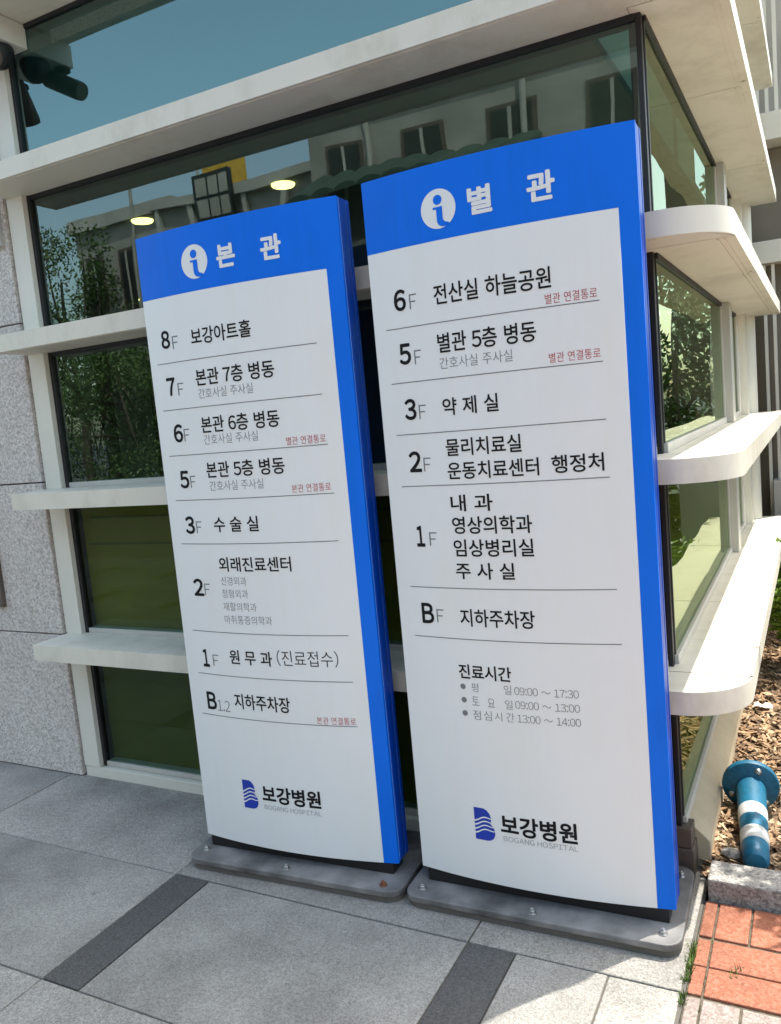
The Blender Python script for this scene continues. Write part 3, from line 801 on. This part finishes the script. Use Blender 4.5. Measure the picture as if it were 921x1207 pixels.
# ------------------------------------------------------------------ buildings across the street (mirrored in the glass)
def block(name, lab, x0, x1, y0, y1, hgt, wm, rows, cols, par=.35):
    b = thing(name, lab, 'building', ((x0+x1)/2, (y0+y1)/2, -.05))
    hx, hy = (x1-x0)/2, (y1-y0)/2
    mb = MB(); mb.box(-hx, hx, -hy, hy, 0, hgt); mb.build('wall', wm, b)
    mb = MB(); mb.box(-hx-.15, hx+.15, -hy-.15, hy+.15, hgt, hgt+par); mb.build('roof', 'conc2', b)
    for r in range(rows):
        for c in range(cols):
            cx = -hx+(c+.5)*2*hx/cols; cz = (r+.58)*hgt/rows; ww, wh = hx/cols*.52, hgt/rows*.24
            mb = MB(); mb.box(cx-ww, cx+ww, hy, hy+.04, cz-wh, cz+wh); f = mb.build('window', 'brown', b)
            mb = MB(); mb.box(cx-.03, cx+.03, hy+.051, hy+.07, cz-wh+.07, cz+wh-.07); mb.box(cx-ww-.05, cx+ww+.05, hy+.04, hy+.12, cz-wh-.08, cz-wh-.002); mb.build('frame_bar', 'conc2', f)
            mb = MB(); mb.box(cx-ww+.07, cx+ww-.07, hy+.041, hy+.05, cz-wh+.07, cz+wh-.07); mb.build('pane', 'dark', f)
    return b
block('house', 'grey house with a flat roof across the street, mirrored left of the signs', -17.2, -13.9, -17, -11.2, 7.0, 'conc', 2, 3)
gb = block('concrete_building', 'long grey concrete building across the street with a sign board and a yellow roof box', -13.3, -8.7, -16, -10, 6.65, 'conc', 0, 1, .2)
for x in (-2.22, -1.35, .15, 1.2, 2.22):
    mb = MB(); mb.box(x-.06, x+.06, 3.0, 3.12, 0, 6.65); mb.build('pilaster', 'conc2', gb)
mb = MB(); mb.box(-1.05, -.05, 3.17, 3.32, 6.15, 7.15)
sb = mb.build('sign_board', 'dark', gb)
mb = MB()
for i in range(3):
    for j in range(2): mb.box(-.98+.31*i, -.72+.31*i, 3.322, 3.335, 6.25+.44*j, 6.62+.44*j)
mb.build('board_tiles', 'conc', sb)
mb = MB(); mb.box(-1.2, -.45, 2.0, 2.8, 6.85, 7.8); mb.build('roof_box', 'yellow', gb)
for x, h_ in ((-1.8, 1.0), (-.5, .9), (1.5, .7)):
    mb = MB(); mb.tube((x, 2.2, 7.2), (x, 2.2, 7.2+h_), .03, .02, 8); mb.box(x-.3, x+.3, 2.19, 2.21, 7.2+h_*.8, 7.23+h_*.8); mb.build('antenna', 'conc2', gb)
sh = block('shop_building', 'wide shop building across the street with a scalloped green awning', -8.5, 4.5, -16, -8.8, 7.3, 'conc', 2, 8)
mb = MB()
for i in range(9):
    x0 = -6.45+i*.5
    n = 8
    pts = [(x0+.25+.25*math.cos(math.pi*k/n), 6.02+.11*math.sin(math.pi*k/n)) for k in range(n+1)]
    mb.add([(p[0], 3.62, p[1]) for p in pts]+[(p[0], 4.6, p[1]-.5) for p in pts],
           [(k, k+1, n+2+k, n+1+k) for k in range(n)]+[tuple(range(n+1)), tuple(range(2*n+1, n, -1))])
mb.build('awning', 'awn', sh)
for x in (-5.1, -2.2, .9, 3.6):
    mb = MB(); mb.tube((x, 3.70, 0), (x, 3.70, 7.25), .05, .05, 8); mb.build('drainpipe', 'conc2', sh)
for x, z in ((-4.3, 4.55), (2.7, 4.4)):
    mb = MB(); mb.box(x-.4, x+.4, 3.64, 3.95, z, z+.6); ac = mb.build('air_conditioner', 'conc2', sh, bevel=.02)
    mb = MB(); mb.lathe([(.22, 0), (.22, .01), (.05, .012)], 18, base=(x-.1, 3.951, z+.3), axis=(0, 1, 0)); mb.build('fan_grille', 'brown', ac)
for x0, x1 in ((-6.3, -2.4), (-2.0, .7), (1.1, 5.6)):
    mb = MB(); mb.box(x0, x1, 3.62, 3.78, 3.55, 4.15); mb.build('fascia_board', 'awn' if x0 < -2.2 else 'tan', sh, bevel=.01)
block('corner_shop', 'low pale building at the right end of the street behind the camera', 5.2, 14, -15, -8.5, 6.2, 'conc2', 2, 4)
# street lamp, mirrored left of the concrete building
lp = thing('street_lamp', 'slim grey street lamp across the street, mirrored above the house roof', 'street lamp', (-13.6, -9.4, -.05))
mb = MB(); mb.lathe([(.09, 0), (.09, .3), (.055, .32), (.04, 7.6)], 12); mb.build('pole', 'conc', lp)
mb = MB(); mb.tube((0, 0, 7.5), (.7, .2, 7.75), .03, .025, 8); mb.box(.55, .95, .12, .28, 7.7, 7.78); mb.build('lamp_head', 'conc2', lp)

# ------------------------------------------------------------------ weeds in the joints
rnd = random.Random(9)
mb = MB()
def tuft(x, yy, n, hh, sp):
    for i in range(n):
        p = Vector((x+rnd.gauss(0, sp), yy+rnd.gauss(0, sp*1.5), -.012))
        d = Vector((rnd.gauss(0, .5), rnd.gauss(0, .5), 1))
        leaf_quad(mb, p, d, rv(rnd), hh*rnd.uniform(.5, 1.2), .004)
for i in range(60):
    yy = 1.55+rnd.random()*.72
    if noise.noise(Vector((0, yy*6, 1))) > -.15: tuft(EDGE+.006, yy, 7, .028, .004)
for i in range(14): tuft(-.302, 1.9+rnd.random()*.5, 4, .016, .003)
tag(mb.build('joint_weeds', 'grass'), 'tiny grass weeds growing along the joint between granite paving and bricks', 'weeds', kind='stuff')
mb = MB(); tuft(0, 0, 26, .026, .014)
o = mb.build('weed', 'grass', loc=(-.232, 2.155, .004)); tag(o, 'small grass weed between the second and third rows of red bricks', 'weed')
